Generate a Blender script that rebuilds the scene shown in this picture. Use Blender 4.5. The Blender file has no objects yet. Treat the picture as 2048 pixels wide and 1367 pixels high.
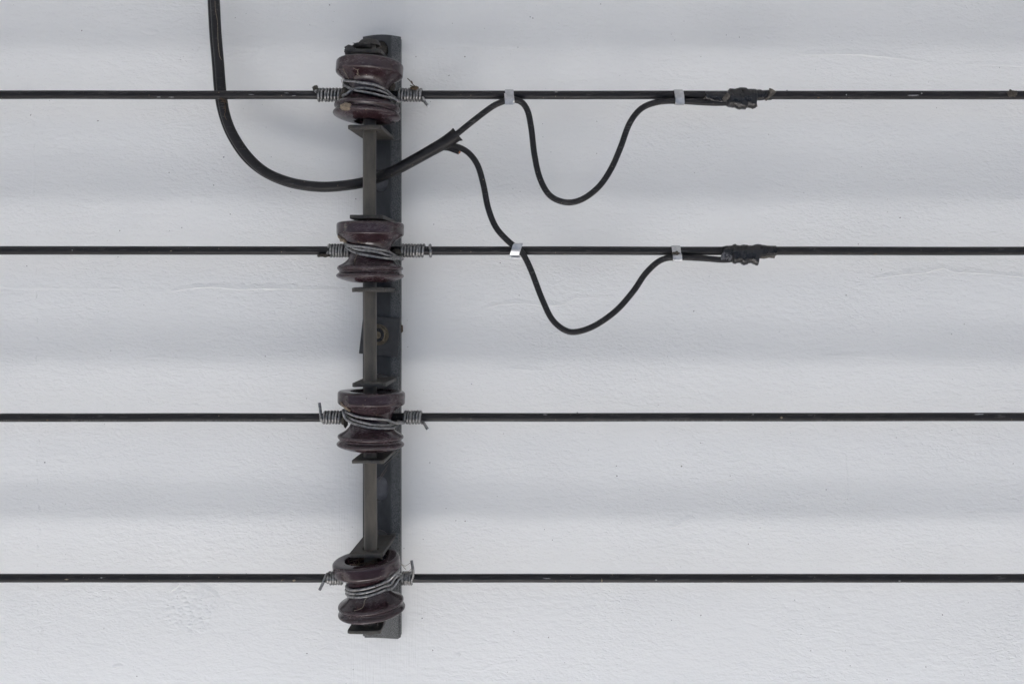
import bpy, bmesh, math, random
from mathutils import Vector, Matrix, noise
from math import sin, cos, pi, sqrt, radians

random.seed(7)
SC = bpy.context.scene
COL = SC.collection

# ------------------------------------------------------------------ camera, sky, sun, exposure
F = 2054.0            # focal length in pixels of a 2048 px wide frame
DC = 1.385            # distance of the camera from the wall
EYE = 2.60            # height of the camera above the ground
PX0, PY0 = 1024.0, 600.0

cam = bpy.data.cameras.new('camera')
cam_o = bpy.data.objects.new('camera', cam)
COL.objects.link(cam_o)
cam.sensor_width = 36.0
cam.lens = 36.0 * F / 2048.0
cam.shift_y = -(683.5 - PY0) / 2048.0
cam.clip_start = 0.02
cam.clip_end = 500.0
cam_o.location = (0, -DC, EYE)
cam_o.rotation_euler = (radians(90), 0, 0)
SC.camera = cam_o

SUN_EL, SUN_AZ = 60.0, -8.0       # azimuth measured from straight in front of the wall, to the left
world = bpy.data.worlds.new('World')
SC.world = world
world.use_nodes = True
wn = world.node_tree.nodes
wn.clear()
w_out = wn.new('ShaderNodeOutputWorld')
w_bg = wn.new('ShaderNodeBackground')
w_sky = wn.new('ShaderNodeTexSky')
w_sky.sky_type = 'NISHITA'
w_sky.sun_disc = False
w_sky.sun_elevation = radians(SUN_EL)
w_sky.sun_rotation = radians(180.0 - SUN_AZ)
w_bg.inputs['Strength'].default_value = 0.05
world.node_tree.links.new(w_sky.outputs[0], w_bg.inputs[0])
world.node_tree.links.new(w_bg.outputs[0], w_out.inputs[0])

sun = bpy.data.lights.new('sun', 'SUN')
sun.energy = 5.0
sun.angle = radians(0.5)
sun.color = (1.0, 0.97, 0.945)
sun_o = bpy.data.objects.new('sun', sun)
COL.objects.link(sun_o)
sd = Vector((-sin(radians(SUN_AZ)) * cos(radians(SUN_EL)), cos(radians(SUN_AZ)) * cos(radians(SUN_EL)), -sin(radians(SUN_EL))))
sun_o.rotation_euler = sd.to_track_quat('-Z', 'Y').to_euler()
sun_o.location = (-2, -6, 9)

SC.view_settings.view_transform = 'Standard'
SC.view_settings.look = 'None'
SC.view_settings.gamma = 1.0
SC.view_settings.use_curve_mapping = False
SC.view_settings.exposure = 3.21
SC.cycles.use_denoising = True
SC.cycles.adaptive_threshold = 0.01
SC.cycles.max_bounces = 8
SC.cycles.diffuse_bounces = 5


# ------------------------------------------------------------------ helpers
def P(px, py, h):
    """A place h metres in front of the wall, where the photograph shows it."""
    k = (DC - h) / F
    return Vector(((px - PX0) * k, -h, EYE + (PY0 - py) * k))


def link(name, me, mat, parent=None, loc=None):
    o = bpy.data.objects.new(name, me)
    COL.objects.link(o)
    if mat is not None:
        me.materials.clear()
        me.materials.append(mat)
    if parent is not None:
        o.parent = parent
    if loc is not None:
        o.location = loc
    return o


def smooth(me, angle=40):
    for p in me.polygons:
        p.use_smooth = True
    try:
        me.set_sharp_from_angle(angle=radians(angle))
    except Exception:
        pass


def tag(o, label=None, cat=None, group=None, kind=None):
    if label: o['label'] = label
    if cat: o['category'] = cat
    if group: o['group'] = group
    if kind: o['kind'] = kind
    return o


def empty(name, loc, label, cat, group=None):
    o = bpy.data.objects.new(name, None)
    COL.objects.link(o)
    o.location = loc
    o.empty_display_size = 0.02
    return tag(o, label, cat, group)


def mesh(name, verts, faces, origin=Vector((0, 0, 0))):
    me = bpy.data.meshes.new(name)
    me.from_pydata([tuple(Vector(v) - origin) for v in verts], [], faces)
    me.update()
    bm = bmesh.new(); bm.from_mesh(me)
    bmesh.ops.recalc_face_normals(bm, faces=bm.faces)
    bm.to_mesh(me); bm.free()
    return me


def catmull(pts, step):
    """Resample a control polygon smoothly, one point about every step metres."""
    p = [Vector(q) for q in pts]
    p = [p[0] * 2 - p[1]] + p + [p[-1] * 2 - p[-2]]
    out = []
    for i in range(1, len(p) - 2):
        a, b, c, d = p[i - 1], p[i], p[i + 1], p[i + 2]
        n = max(2, int((c - b).length / step))
        for k in range(n):
            t = k / n
            out.append(0.5 * ((2 * b) + (c - a) * t + (2 * a - 5 * b + 4 * c - d) * t * t + (3 * b - a - 3 * c + d) * t ** 3))
    out.append(p[-2])
    return out


def tube_data(pts, rad, seg=10, cap=True, squash=None, jitter=0.0, seed=0.0):
    """Sweep a ring along pts. rad is a number or f(t)."""
    n = len(pts)
    V, Fc = [], []
    tan = [(pts[min(i + 1, n - 1)] - pts[max(i - 1, 0)]).normalized() for i in range(n)]
    up = Vector((0, -1, 0))
    if abs(tan[0].dot(up)) > 0.9:
        up = Vector((0, 0, 1))
    nrm = (up - tan[0] * up.dot(tan[0])).normalized()
    for i in range(n):
        nrm = (nrm - tan[i] * nrm.dot(tan[i])).normalized()
        bi = tan[i].cross(nrm)
        r = rad(i / (n - 1)) if callable(rad) else rad
        for k in range(seg):
            a = 2 * pi * k / seg
            rr = r
            if jitter:
                q = pts[i] * 260 + Vector((cos(a), sin(a), seed)) * 1.3
                rr = r * (1 + jitter * noise.noise(q))
            s1, s2 = squash if squash else (1, 1)
            V.append(pts[i] + (nrm * cos(a) * s1 + bi * sin(a) * s2) * rr)
    for i in range(n - 1):
        for k in range(seg):
            k2 = (k + 1) % seg
            Fc.append((i * seg + k, i * seg + k2, (i + 1) * seg + k2, (i + 1) * seg + k))
    if cap:
        Fc.append(tuple(range(seg - 1, -1, -1)))
        Fc.append(tuple(range((n - 1) * seg, n * seg)))
    return V, Fc


def tube(name, pts, rad, mat, parent=None, origin=None, seg=10, **kw):
    V, Fc = tube_data(pts, rad, seg, **kw)
    org = origin if origin is not None else Vector((0, 0, 0))
    me = mesh(name, V, Fc, org)
    smooth(me, 50)
    return link(name, me, mat, parent, None if parent is not None else org)


class MB:
    """Collects shapes in world coordinates into one mesh."""
    def __init__(self): self.V, self.F = [], []
    def add(self, V, Fc):
        b = len(self.V)
        self.V += [Vector(v) for v in V]
        self.F += [tuple(b + i for i in f) for f in Fc]
    def box(self, a, b):
        x0, y0, z0 = a; x1, y1, z1 = b
        self.add([(x0, y0, z0), (x1, y0, z0), (x1, y1, z0), (x0, y1, z0), (x0, y0, z1), (x1, y0, z1), (x1, y1, z1), (x0, y1, z1)],
                 [(0, 1, 2, 3), (4, 5, 6, 7), (0, 1, 5, 4), (1, 2, 6, 5), (2, 3, 7, 6), (3, 0, 4, 7)])
    def build(self, name, mat, parent=None, origin=None, bevel=0, sm=True):
        org = origin if origin is not None else Vector((0, 0, 0))
        me = mesh(name, self.V, self.F, org)
        if bevel:
            bm = bmesh.new(); bm.from_mesh(me)
            es = [e for e in bm.edges if len(e.link_faces) == 2 and e.calc_face_angle(0) > 0.6]
            bmesh.ops.bevel(bm, geom=es, offset=bevel, segments=2, affect='EDGES', profile=0.6)
            bm.to_mesh(me); bm.free()
        if sm: smooth(me, 40)
        return link(name, me, mat, parent, None if parent is not None else org)


def plate_with_holes(loops, thick, bevel):
    """2D outlines (first outer, rest holes), extruded by thick about z=0, bevelled: returns a mesh in its own xy plane."""
    cu = bpy.data.curves.new('outline', 'CURVE')
    cu.dimensions = '2D'
    cu.fill_mode = 'BOTH'
    cu.extrude = thick / 2 - bevel
    cu.bevel_depth = bevel
    cu.bevel_resolution = 1
    cu.offset = -bevel
    for lp in loops:
        s = cu.splines.new('POLY')
        s.points.add(len(lp) - 1)
        for i, (x, y) in enumerate(lp):
            s.points[i].co = (x, y, 0, 1)
        s.use_cyclic_u = True
    o = bpy.data.objects.new('outline', cu)
    COL.objects.link(o)
    dg = bpy.context.evaluated_depsgraph_get()
    dg.update()
    me = bpy.data.meshes.new_from_object(o.evaluated_get(dg))
    bpy.data.objects.remove(o)
    bpy.data.curves.remove(cu)
    return me


def stadium(cx, cy, rx, ry, n=20):
    return [(cx + rx * cos(2 * pi * k / n) , cy + ry * sin(2 * pi * k / n)) for k in range(n)]


# ------------------------------------------------------------------ materials
def new_mat(name):
    m = bpy.data.materials.new(name)
    m.use_nodes = True
    nt = m.node_tree
    b = nt.nodes['Principled BSDF']
    return m, nt, b


def nd(nt, t, **kw):
    n = nt.nodes.new(t)
    for k, v in kw.items():
        setattr(n, k, v)
    return n


def coords(nt, scale=(1, 1, 1), offset=(0, 0, 0), rot=(0, 0, 0)):
    tc = nd(nt, 'ShaderNodeTexCoord')
    mp = nd(nt, 'ShaderNodeMapping')
    mp.inputs['Scale'].default_value = scale
    mp.inputs['Location'].default_value = offset
    mp.inputs['Rotation'].default_value = rot
    nt.links.new(tc.outputs['Object'], mp.inputs['Vector'])
    return mp.outputs[0]


def noise_n(nt, vec, scale, detail=3, rough=0.5, dist=0.0):
    n = nd(nt, 'ShaderNodeTexNoise')
    n.inputs['Scale'].default_value = scale
    n.inputs['Detail'].default_value = detail
    n.inputs['Roughness'].default_value = rough
    n.inputs['Distortion'].default_value = dist
    nt.links.new(vec, n.inputs['Vector'])
    return n.outputs[0]


def ramp(nt, fac, stops):
    r = nd(nt, 'ShaderNodeValToRGB')
    el = r.color_ramp.elements
    while len(el) < len(stops):
        el.new(0.5)
    for e, (p, c) in zip(el, stops):
        e.position = p
        e.color = (c, c, c, 1) if isinstance(c, (int, float)) else (*c, 1)
    nt.links.new(fac, r.inputs[0])
    return r.outputs[0]


def mix(nt, fac, a, b):
    m = nd(nt, 'ShaderNodeMix', data_type='RGBA')
    if isinstance(fac, (int, float)): m.inputs[0].default_value = fac
    else: nt.links.new(fac, m.inputs[0])
    for k, v in ((6, a), (7, b)):
        if isinstance(v, tuple): m.inputs[k].default_value = (*v, 1)
        else: nt.links.new(v, m.inputs[k])
    return m.outputs[2]


def math_n(nt, op, a, b=None, c=None, clamp=False):
    m = nd(nt, 'ShaderNodeMath', operation=op)
    m.use_clamp = clamp
    for k, v in enumerate((a, b, c)):
        if v is None: continue
        if isinstance(v, (int, float)): m.inputs[k].default_value = v
        else: nt.links.new(v, m.inputs[k])
    return m.outputs[0]


def bump(nt, height, dist, strength=1.0, prev=None):
    b = nd(nt, 'ShaderNodeBump')
    b.inputs['Distance'].default_value = dist
    b.inputs['Strength'].default_value = strength
    nt.links.new(height, b.inputs['Height'])
    if prev is not None:
        nt.links.new(prev, b.inputs['Normal'])
    return b.outputs[0]


def worn(name, c1, c2, rough=(0.4, 0.6), metal=0.0, scale=120, stretch=(1, 1, 1), speck=None, speck_amt=0.62,
         bump_d=0.0002, bump_scale=900, spec=0.5, speck_scale=1400):
    m, nt, b = new_mat(name)
    v = coords(nt, stretch)
    n1 = noise_n(nt, v, scale, 5, 0.6)
    col = mix(nt, ramp(nt, n1, [(0.35, 0.0), (0.65, 1.0)]), c1, c2)
    n2 = noise_n(nt, v, speck_scale, 2, 0.6)
    if speck:
        col = mix(nt, ramp(nt, n2, [(speck_amt, 0.0), (speck_amt + 0.06, 1.0)]), col, speck)
    nt.links.new(col, b.inputs['Base Color'])
    nt.links.new(ramp(nt, n1, [(0.3, rough[0]), (0.7, rough[1])]), b.inputs['Roughness'])
    b.inputs['Metallic'].default_value = metal
    b.inputs['Specular IOR Level'].default_value = spec
    n3 = noise_n(nt, v, bump_scale, 3, 0.6)
    nt.links.new(bump(nt, n3, bump_d), b.inputs['Normal'])
    return m


RACK = P(762, 671, 0.0)      # origin of the rack on the wall, also used to place paint marks


def wall_material():
    m, nt, b = new_mat('painted_plaster')
    tc = nd(nt, 'ShaderNodeTexCoord')
    sep = nd(nt, 'ShaderNodeSeparateXYZ')
    nt.links.new(tc.outputs['Object'], sep.inputs[0])
    v1 = coords(nt, (1.0, 1.0, 2.0), rot=(0, radians(-8), 0))
    fine = noise_n(nt, v1, 175, 3, 0.55, 0.6)
    v2 = coords(nt, (1.0, 1.0, 2.6), rot=(0, radians(5), 0))
    mid = noise_n(nt, v2, 55, 2, 0.5, 0.3)
    grain = noise_n(nt, coords(nt), 700, 2, 0.5)
    # vertical brush strokes either side of the rack
    vb = coords(nt, (11.0, 1.0, 0.35))
    brush = noise_n(nt, vb, 55, 3, 0.6)
    dx = math_n(nt, 'ABSOLUTE', math_n(nt, 'SUBTRACT', sep.outputs[0], RACK.x))
    near = math_n(nt, 'SUBTRACT', 1.0, math_n(nt, 'DIVIDE', dx, 0.085), clamp=True)
    near = math_n(nt, 'MULTIPLY', near, ramp(nt, noise_n(nt, coords(nt), 14, 2, 0.5), [(0.38, 0.35), (0.6, 1.0)]))
    near = math_n(nt, 'MINIMUM', math_n(nt, 'MULTIPLY', near, 2.2), 1.0)
    # height field in mm-like units
    h = math_n(nt, 'MULTIPLY', fine, 1.75)
    amp = ramp(nt, noise_n(nt, coords(nt, (1, 1, 1.6)), 5, 2, 0.5), [(0.32, 0.34), (0.68, 1.0)])
    h = math_n(nt, 'MULTIPLY', h, amp)
    h = math_n(nt, 'MULTIPLY', h, math_n(nt, 'SUBTRACT', 1.0, math_n(nt, 'MULTIPLY', near, 0.75)))
    h = math_n(nt, 'ADD', h, math_n(nt, 'MULTIPLY', mid, 1.1))
    h = math_n(nt, 'ADD', h, math_n(nt, 'MULTIPLY', grain, 0.12))
    h = math_n(nt, 'ADD', h, math_n(nt, 'MULTIPLY', math_n(nt, 'MULTIPLY', brush, near), 0.9))
    # pin holes
    vo = nd(nt, 'ShaderNodeTexVoronoi')
    vo.inputs['Scale'].default_value = 30.0
    nt.links.new(coords(nt, offset=(0.3, 0, 0.7)), vo.inputs['Vector'])
    size = math_n(nt, 'MULTIPLY', ramp(nt, noise_n(nt, coords(nt), 31, 1), [(0.40, 0.0), (0.66, 1.0)]), 0.030)
    hole = math_n(nt, 'LESS_THAN', vo.outputs['Distance'], size)
    h = math_n(nt, 'SUBTRACT', h, math_n(nt, 'MULTIPLY', hole, 1.5))
    nt.links.new(bump(nt, h, 0.00076), b.inputs['Normal'])
    # paint colour: off-white with faint soiling
    soil = noise_n(nt, coords(nt, (1, 1, 2.0)), 3.2, 4, 0.6)
    col = mix(nt, ramp(nt, soil, [(0.3, 0.0), (0.75, 1.0)]), (0.733, 0.737, 0.729), (0.768, 0.771, 0.762))
    fly = ramp(nt, noise_n(nt, coords(nt), 230, 1, 0.4), [(0.795, 0.0), (0.81, 1.0)])
    col = mix(nt, math_n(nt, 'MULTIPLY', fly, 0.85), col, (0.12, 0.10, 0.09))
    col = mix(nt, math_n(nt, 'MULTIPLY', hole, 0.95), col, (0.05, 0.055, 0.075))
    nt.links.new(col, b.inputs['Base Color'])
    b.inputs['Roughness'].default_value = 0.62
    b.inputs['Specular IOR Level'].default_value = 0.25
    return m


def ground_mat(name, c1, c2, scale):
    m, nt, b = new_mat(name)
    n = noise_n(nt, coords(nt), scale, 6, 0.6)
    nt.links.new(mix(nt, n, c1, c2), b.inputs['Base Color'])
    b.inputs['Roughness'].default_value = 0.9
    nt.links.new(bump(nt, n, 0.004), b.inputs['Normal'])
    return m


def cable_material(name, streak_z=None):
    """Black weathered plastic with scratches that run along the cable, and dust."""
    m, nt, b = new_mat(name)
    v = coords(nt, (0.12, 1, 1))
    n1 = noise_n(nt, v, 420, 4, 0.65)
    scr = ramp(nt, n1, [(0.565, 0.0), (0.70, 1.0)])
    patch = ramp(nt, noise_n(nt, coords(nt), 9, 3, 0.6), [(0.42, 0.12), (0.62, 1.0)])
    scr = math_n(nt, 'MULTIPLY', scr, patch)
    col = mix(nt, math_n(nt, 'MULTIPLY', scr, 0.75), (0.0108, 0.0102, 0.0116), (0.10, 0.096, 0.096))
    dots = ramp(nt, noise_n(nt, coords(nt), 330, 2, 0.5), [(0.735, 0.0), (0.76, 1.0)])
    col = mix(nt, math_n(nt, 'MULTIPLY', dots, 0.8), col, (0.25, 0.20, 0.15))
    if streak_z is not None:
        # faint printed line low on the cable, broken into illegible marks
        sep = nd(nt, 'ShaderNodeSeparateXYZ')
        tc = nd(nt, 'ShaderNodeTexCoord')
        nt.links.new(tc.outputs['Object'], sep.inputs[0])
        band = math_n(nt, 'LESS_THAN', math_n(nt, 'ABSOLUTE', math_n(nt, 'SUBTRACT', sep.outputs[2], streak_z)), 0.0006)
        let = ramp(nt, noise_n(nt, coords(nt, (1, 0.01, 0.2)), 600, 1, 0.5), [(0.49, 0.0), (0.53, 1.0)])
        runs = ramp(nt, noise_n(nt, coords(nt, (1, 0.01, 0.01)), 7, 1, 0.5), [(0.47, 0.0), (0.53, 1.0)])
        f = math_n(nt, 'MULTIPLY', math_n(nt, 'MULTIPLY', band, let), math_n(nt, 'MULTIPLY', runs, 0.5))
        col = mix(nt, f, col, (0.20, 0.20, 0.21))
    nt.links.new(col, b.inputs['Base Color'])
    nt.links.new(ramp(nt, n1, [(0.3, 0.34), (0.7, 0.52)]), b.inputs['Roughness'])
    b.inputs['Specular IOR Level'].default_value = 0.3
    nt.links.new(bump(nt, n1, 0.00015), b.inputs['Normal'])
    return m


def glaze_material():
    m, nt, b = new_mat('brown_glaze')
    n1 = noise_n(nt, coords(nt, (1, 1, 2.5)), 28, 5, 0.65)
    n2 = noise_n(nt, coords(nt, (1, 1, 5.0)), 240, 4, 0.7)
    col = mix(nt, ramp(nt, n1, [(0.35, 0.0), (0.65, 1.0)]), (0.0190, 0.0078, 0.0100), (0.0290, 0.0160, 0.0200))
    # dust film: more on rough patches
    oi = nd(nt, 'ShaderNodeObjectInfo')
    geo = nd(nt, 'ShaderNodeNewGeometry')
    rim = ramp(nt, geo.outputs['Pointiness'], [(0.50, 0.0), (0.56, 0.7)])
    dust = math_n(nt, 'MULTIPLY', ramp(nt, n2, [(0.42, 0.1), (0.70, 1.0)]), ramp(nt, n1, [(0.40, 0.15), (0.70, 0.9)]))
    dust = math_n(nt, 'MULTIPLY', dust, math_n(nt, 'ADD', 0.75, math_n(nt, 'MULTIPLY', oi.outputs['Random'], 0.5)))
    dust = math_n(nt, 'MAXIMUM', dust, math_n(nt, 'MULTIPLY', rim, ramp(nt, n2, [(0.35, 0.2), (0.6, 0.8)])))
    col = mix(nt, math_n(nt, 'MULTIPLY', dust, 0.5), col, (0.085, 0.064, 0.070))
    dots = ramp(nt, noise_n(nt, coords(nt), 380, 2, 0.5), [(0.73, 0.0), (0.75, 1.0)])
    col = mix(nt, math_n(nt, 'MULTIPLY', dots, 0.85), col, (0.32, 0.25, 0.18))
    nt.links.new(col, b.inputs['Base Color'])
    r = math_n(nt, 'ADD', math_n(nt, 'MULTIPLY', dust, 0.40), ramp(nt, n1, [(0.3, 0.10), (0.7, 0.20)]))
    nt.links.new(r, b.inputs['Roughness'])
    b.inputs['Specular IOR Level'].default_value = 0.5
    nt.links.new(bump(nt, n2, 0.00008), b.inputs['Normal'])
    return m


def channel_material():
    """Grey painted steel: smooth with chalky, pitted band along the right edge and towards the ends."""
    m, nt, b = new_mat('grey_channel_steel')
    tc = nd(nt, 'ShaderNodeTexCoord')
    sep = nd(nt, 'ShaderNodeSeparateXYZ')
    nt.links.new(tc.outputs['Object'], sep.inputs[0])
    n1 = noise_n(nt, coords(nt, (1, 1, 0.5)), 60, 4, 0.6)
    n2 = noise_n(nt, coords(nt), 1100, 2, 0.6)
    n3 = noise_n(nt, coords(nt, (1, 1, 0.3)), 120, 3, 0.6)
    base = mix(nt, ramp(nt, n1, [(0.35, 0.0), (0.65, 1.0)]), (0.022, 0.0225, 0.025), (0.044, 0.045, 0.048))
    edge = math_n(nt, 'MULTIPLY', math_n(nt, 'SUBTRACT', math_n(nt, 'ADD', sep.outputs[0], math_n(nt, 'MULTIPLY', n3, 0.006)), 0.0165), 300.0, clamp=True)
    low = math_n(nt, 'MULTIPLY', math_n(nt, 'SUBTRACT', -0.27, sep.outputs[2]), 18.0, clamp=True)
    edge = math_n(nt, 'MAXIMUM', edge, math_n(nt, 'MULTIPLY', low, 0.8))
    spk = ramp(nt, n2, [(0.44, 0.0), (0.56, 1.0)])
    col = mix(nt, math_n(nt, 'MULTIPLY', edge, spk), base, (0.13, 0.138, 0.138))
    dk = ramp(nt, n2, [(0.36, 1.0), (0.44, 0.0)])
    col = mix(nt, math_n(nt, 'MULTIPLY', edge, dk), col, (0.015, 0.015, 0.015))
    nt.links.new(col, b.inputs['Base Color'])
    b.inputs['Roughness'].default_value = 0.55
    nt.links.new(bump(nt, n2, 0.0002, 0.6), b.inputs['Normal'])
    return m


M = {}
M['wall'] = wall_material()
M['soffit'] = ground_mat('soffit_paint', (0.68, 0.69, 0.71), (0.74, 0.745, 0.76), 3)
M['asphalt'] = ground_mat('asphalt', (0.10, 0.10, 0.10), (0.14, 0.14, 0.14), 30)
M['bounce'] = ground_mat('pale_bounce_slab', (0.74, 0.735, 0.73), (0.82, 0.815, 0.81), 8)
M['sky_blocker'] = ground_mat('sky_blocker_plaster', (0.44, 0.445, 0.46), (0.50, 0.505, 0.52), 12)
M['soil'] = ground_mat('soil', (0.05, 0.045, 0.04), (0.10, 0.09, 0.08), 20)  # dark tone of the added strip that damps bounce near the wall
M['cable'] = cable_material('black_cable_sheath')
M['glaze'] = glaze_material()
M['channel'] = channel_material()
M['steel'] = worn('grey_steel', (0.026, 0.0262, 0.0285), (0.046, 0.046, 0.047), (0.45, 0.65), 0.0, 140, speck=(0.10, 0.09, 0.075), speck_amt=0.64)
M['clevis'] = worn('dusty_steel', (0.018, 0.018, 0.0182), (0.056, 0.050, 0.042), (0.5, 0.7), 0.0, 90, speck=(0.11, 0.095, 0.075), speck_amt=0.60, bump_d=0.0005)
M['rod'] = worn('brown_grey_rod', (0.042, 0.038, 0.032), (0.092, 0.080, 0.065), (0.38, 0.55), 0.1, 70, (1, 1, 0.25), speck=(0.03, 0.025, 0.02), speck_amt=0.66)
M['wire'] = worn('dull_aluminium', (0.145, 0.147, 0.152), (0.36, 0.355, 0.35), (0.25, 0.42), 0.9, 260, speck=(0.05, 0.045, 0.04), speck_amt=0.66)
M['strap'] = worn('strap_aluminium', (0.38, 0.39, 0.41), (0.55, 0.55, 0.56), (0.28, 0.42), 0.85, 160, speck=(0.16, 0.12, 0.09), speck_amt=0.66)
M['tape'] = worn('black_tape', (0.0045, 0.0045, 0.0052), (0.0105, 0.0102, 0.0115), (0.20, 0.40), 0.0, 150, speck=(0.10, 0.08, 0.07), speck_amt=0.70)
M['flap'] = worn('weathered_tape', (0.05, 0.044, 0.038), (0.12, 0.105, 0.088), (0.6, 0.8), 0.0, 300, (3, 1, 0.5))
M['silver'] = worn('shiny_tape', (0.03, 0.03, 0.034), (0.18, 0.18, 0.19), (0.22, 0.4), 0.3, 240)
M['dust'] = worn('grey_fluff', (0.038, 0.034, 0.028), (0.095, 0.082, 0.066), (0.9, 0.95), 0.0, 500, bump_d=0.001)
M['cocoon'] = worn('beige_cocoon', (0.16, 0.125, 0.088), (0.32, 0.26, 0.19), (0.9, 0.95), 0.0, 700, bump_d=0.0015, bump_scale=1300, speck=(0.06, 0.045, 0.035), speck_amt=0.62)
M['silk'] = worn('cobweb_silk', (0.15, 0.12, 0.09), (0.28, 0.235, 0.18), (0.8, 0.9), 0.0, 500)
M['straw'] = worn('dry_brown_stalk', (0.045, 0.028, 0.017), (0.11, 0.075, 0.045), (0.8, 0.9), 0.0, 400)
M['slot_shade'] = worn('shaded_slot_paint', (0.10, 0.10, 0.108), (0.15, 0.15, 0.158), (0.6, 0.7), 0.0, 90, speck=(0.015, 0.015, 0.015), speck_amt=0.66)  # grey holds the shade inside the slots, with dark specks on top
M['brass'] = worn('tarnished_brass', (0.085, 0.070, 0.046), (0.19, 0.155, 0.105), (0.4, 0.55), 0.4, 200)
M['bare'] = worn('bright_cut_metal', (0.75, 0.75, 0.76), (0.85, 0.85, 0.86), (0.3, 0.4), 0.3, 200)
M['rust'] = worn('orange_rust', (0.35, 0.12, 0.04), (0.45, 0.18, 0.07), (0.8, 0.9), 0.0, 300)

# ------------------------------------------------------------------ setting: ground, building, and added unseen light helpers
def slab(name, x0, y0, z0, x1, y1, z1, mat, label=None):
    mb = MB(); mb.box((x0, y0, z0), (x1, y1, z1))
    o = mb.build(name, mat, sm=False)
    return tag(o, label, kind='structure')

slab('ground', -120, -240, -0.5, 120, 0.0, 0.0, M['asphalt'])
slab('bounce_slab', -1.12, -2.35, 0.004, -0.32, -1.40, 0.05, M['bounce'])  # added reflector slabs, out of view, bouncing sun up onto the wall
slab('bounce_slab', -0.22, -2.35, 0.004, 0.58, -1.40, 0.05, M['bounce'])
slab('added_dark_strip', -40, -1.36, 0.004, 40, -0.002, 0.03, M['soil'])  # added dark strip, unseen, keeps bounced light low close to the wall
slab('roof_eave', -9, -2.35, 3.52, 9, -0.001, 3.66, M['soffit'])
slab('sky_blocker_wall', -40, -6.3, 0.002, 40, -6.0, 5.6, M['sky_blocker'])  # added wall out of view, sized to hide the sky in front

# the wall: a thick rendered sheet, very slightly uneven
def build_wall():
    V, Fc = [], []
    nx, nz = 220, 130
    X0, X1, Z0, Z1 = -2.2, 2.2, 1.3, 3.51
    for j in range(nz + 1):
        for i in range(nx + 1):
            x = X0 + (X1 - X0) * i / nx
            z = Z0 + (Z1 - Z0) * j / nz
            d = 0.0006 + 0.0004 * noise.noise(Vector((x * 3.1, 0, z * 4.2))) + 0.00018 * noise.noise(Vector((x * 11, 3, z * 16)))
            e = min(i, nx - i, j, nz - j)
            d *= min(1.0, e / 8)
            V.append((x, d, z))
    for j in range(nz):
        for i in range(nx):
            a = j * (nx + 1) + i
            Fc.append((a, a + 1, a + nx + 2, a + nx + 1))
    me = bpy.data.meshes.new('wall')
    mb = MB(); mb.add(V, Fc)
    # surrounding wall, flush round the detailed middle
    big = [(-7, 0, 0.0), (7, 0, 0.0), (7, 0, 3.51), (-7, 0, 3.51), (X0, 0, Z0), (X1, 0, Z0), (X1, 0, Z1), (X0, 0, Z1)]
    mb.add(big, [(0, 1, 5, 4), (1, 2, 6, 5), (2, 3, 7, 6), (3, 0, 4, 7)])
    mb.add([(-7, 0, 0), (7, 0, 0), (7, 0, 3.51), (-7, 0, 3.51), (-7, 0.3, 0), (7, 0.3, 0), (7, 0.3, 3.51), (-7, 0.3, 3.51)],
           [(4, 5, 6, 7), (0, 1, 5, 4), (1, 2, 6, 5), (2, 3, 7, 6), (3, 0, 4, 7)])
    me.from_pydata([tuple(v) for v in mb.V], [], mb.F)
    for p in me.polygons:
        p.use_smooth = True
    me.set_sharp_from_angle(angle=radians(50))
    # faces look towards the camera
    bm = bmesh.new(); bm.from_mesh(me)
    bmesh.ops.remove_doubles(bm, verts=bm.verts, dist=1e-5)
    bmesh.ops.recalc_face_normals(bm, faces=bm.faces)
    bm.to_mesh(me); bm.free()
    return tag(link('wall', me, M['wall']), 'pale grey painted plaster wall with fine brush relief', kind='structure')

wall = build_wall()


def ridge(pts, w=0.0009, hgt=0.0005, rough=0.0006, gap=0.0):
    """A low raised paint seam on the wall along photo points."""
    path = catmull([P(x, y, 0.0) for x, y in pts], 0.004)
    mb = MB()
    V, Fc = [], []
    sd_ = random.random() * 50
    for i, p in enumerate(path):
        t = i / (len(path) - 1)
        k = sin(pi * min(1, max(0.0, t))) ** 0.35 * (0.45 + 0.9 * abs(noise.noise(Vector((p.x * 50, sd_, p.z * 50)))))
        j = rough * (noise.noise(Vector((p.x * 120, sd_, 0))) + 0.6 * noise.noise(Vector((p.x * 420, sd_, 4))))
        d = (path[min(i + 1, len(path) - 1)] - path[max(i - 1, 0)]).normalized()
        nrm = Vector((-d.z, 0, d.x)) 
        c = p + nrm * j
        ww = w * (0.5 + k)
        base = 0.0011
        V += [c + nrm * ww * 9.0 + Vector((0, base, 0)), c + nrm * ww * 3.5 + Vector((0, base - 0.0006 - hgt * k * 0.9, 0)),
              c + Vector((0, base - 0.0007 - hgt * k * 1.7, 0)), c - nrm * ww * 1.7 + Vector((0, base, 0))]
    for i in range(len(path) - 1):
        for q in range(3):
            a = i * 4 + q
            Fc.append((a, a + 1, a + 5, a + 4))
    mb.add(V, Fc)
    mb.build('paint_ridge', M['wall'], wall)

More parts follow.
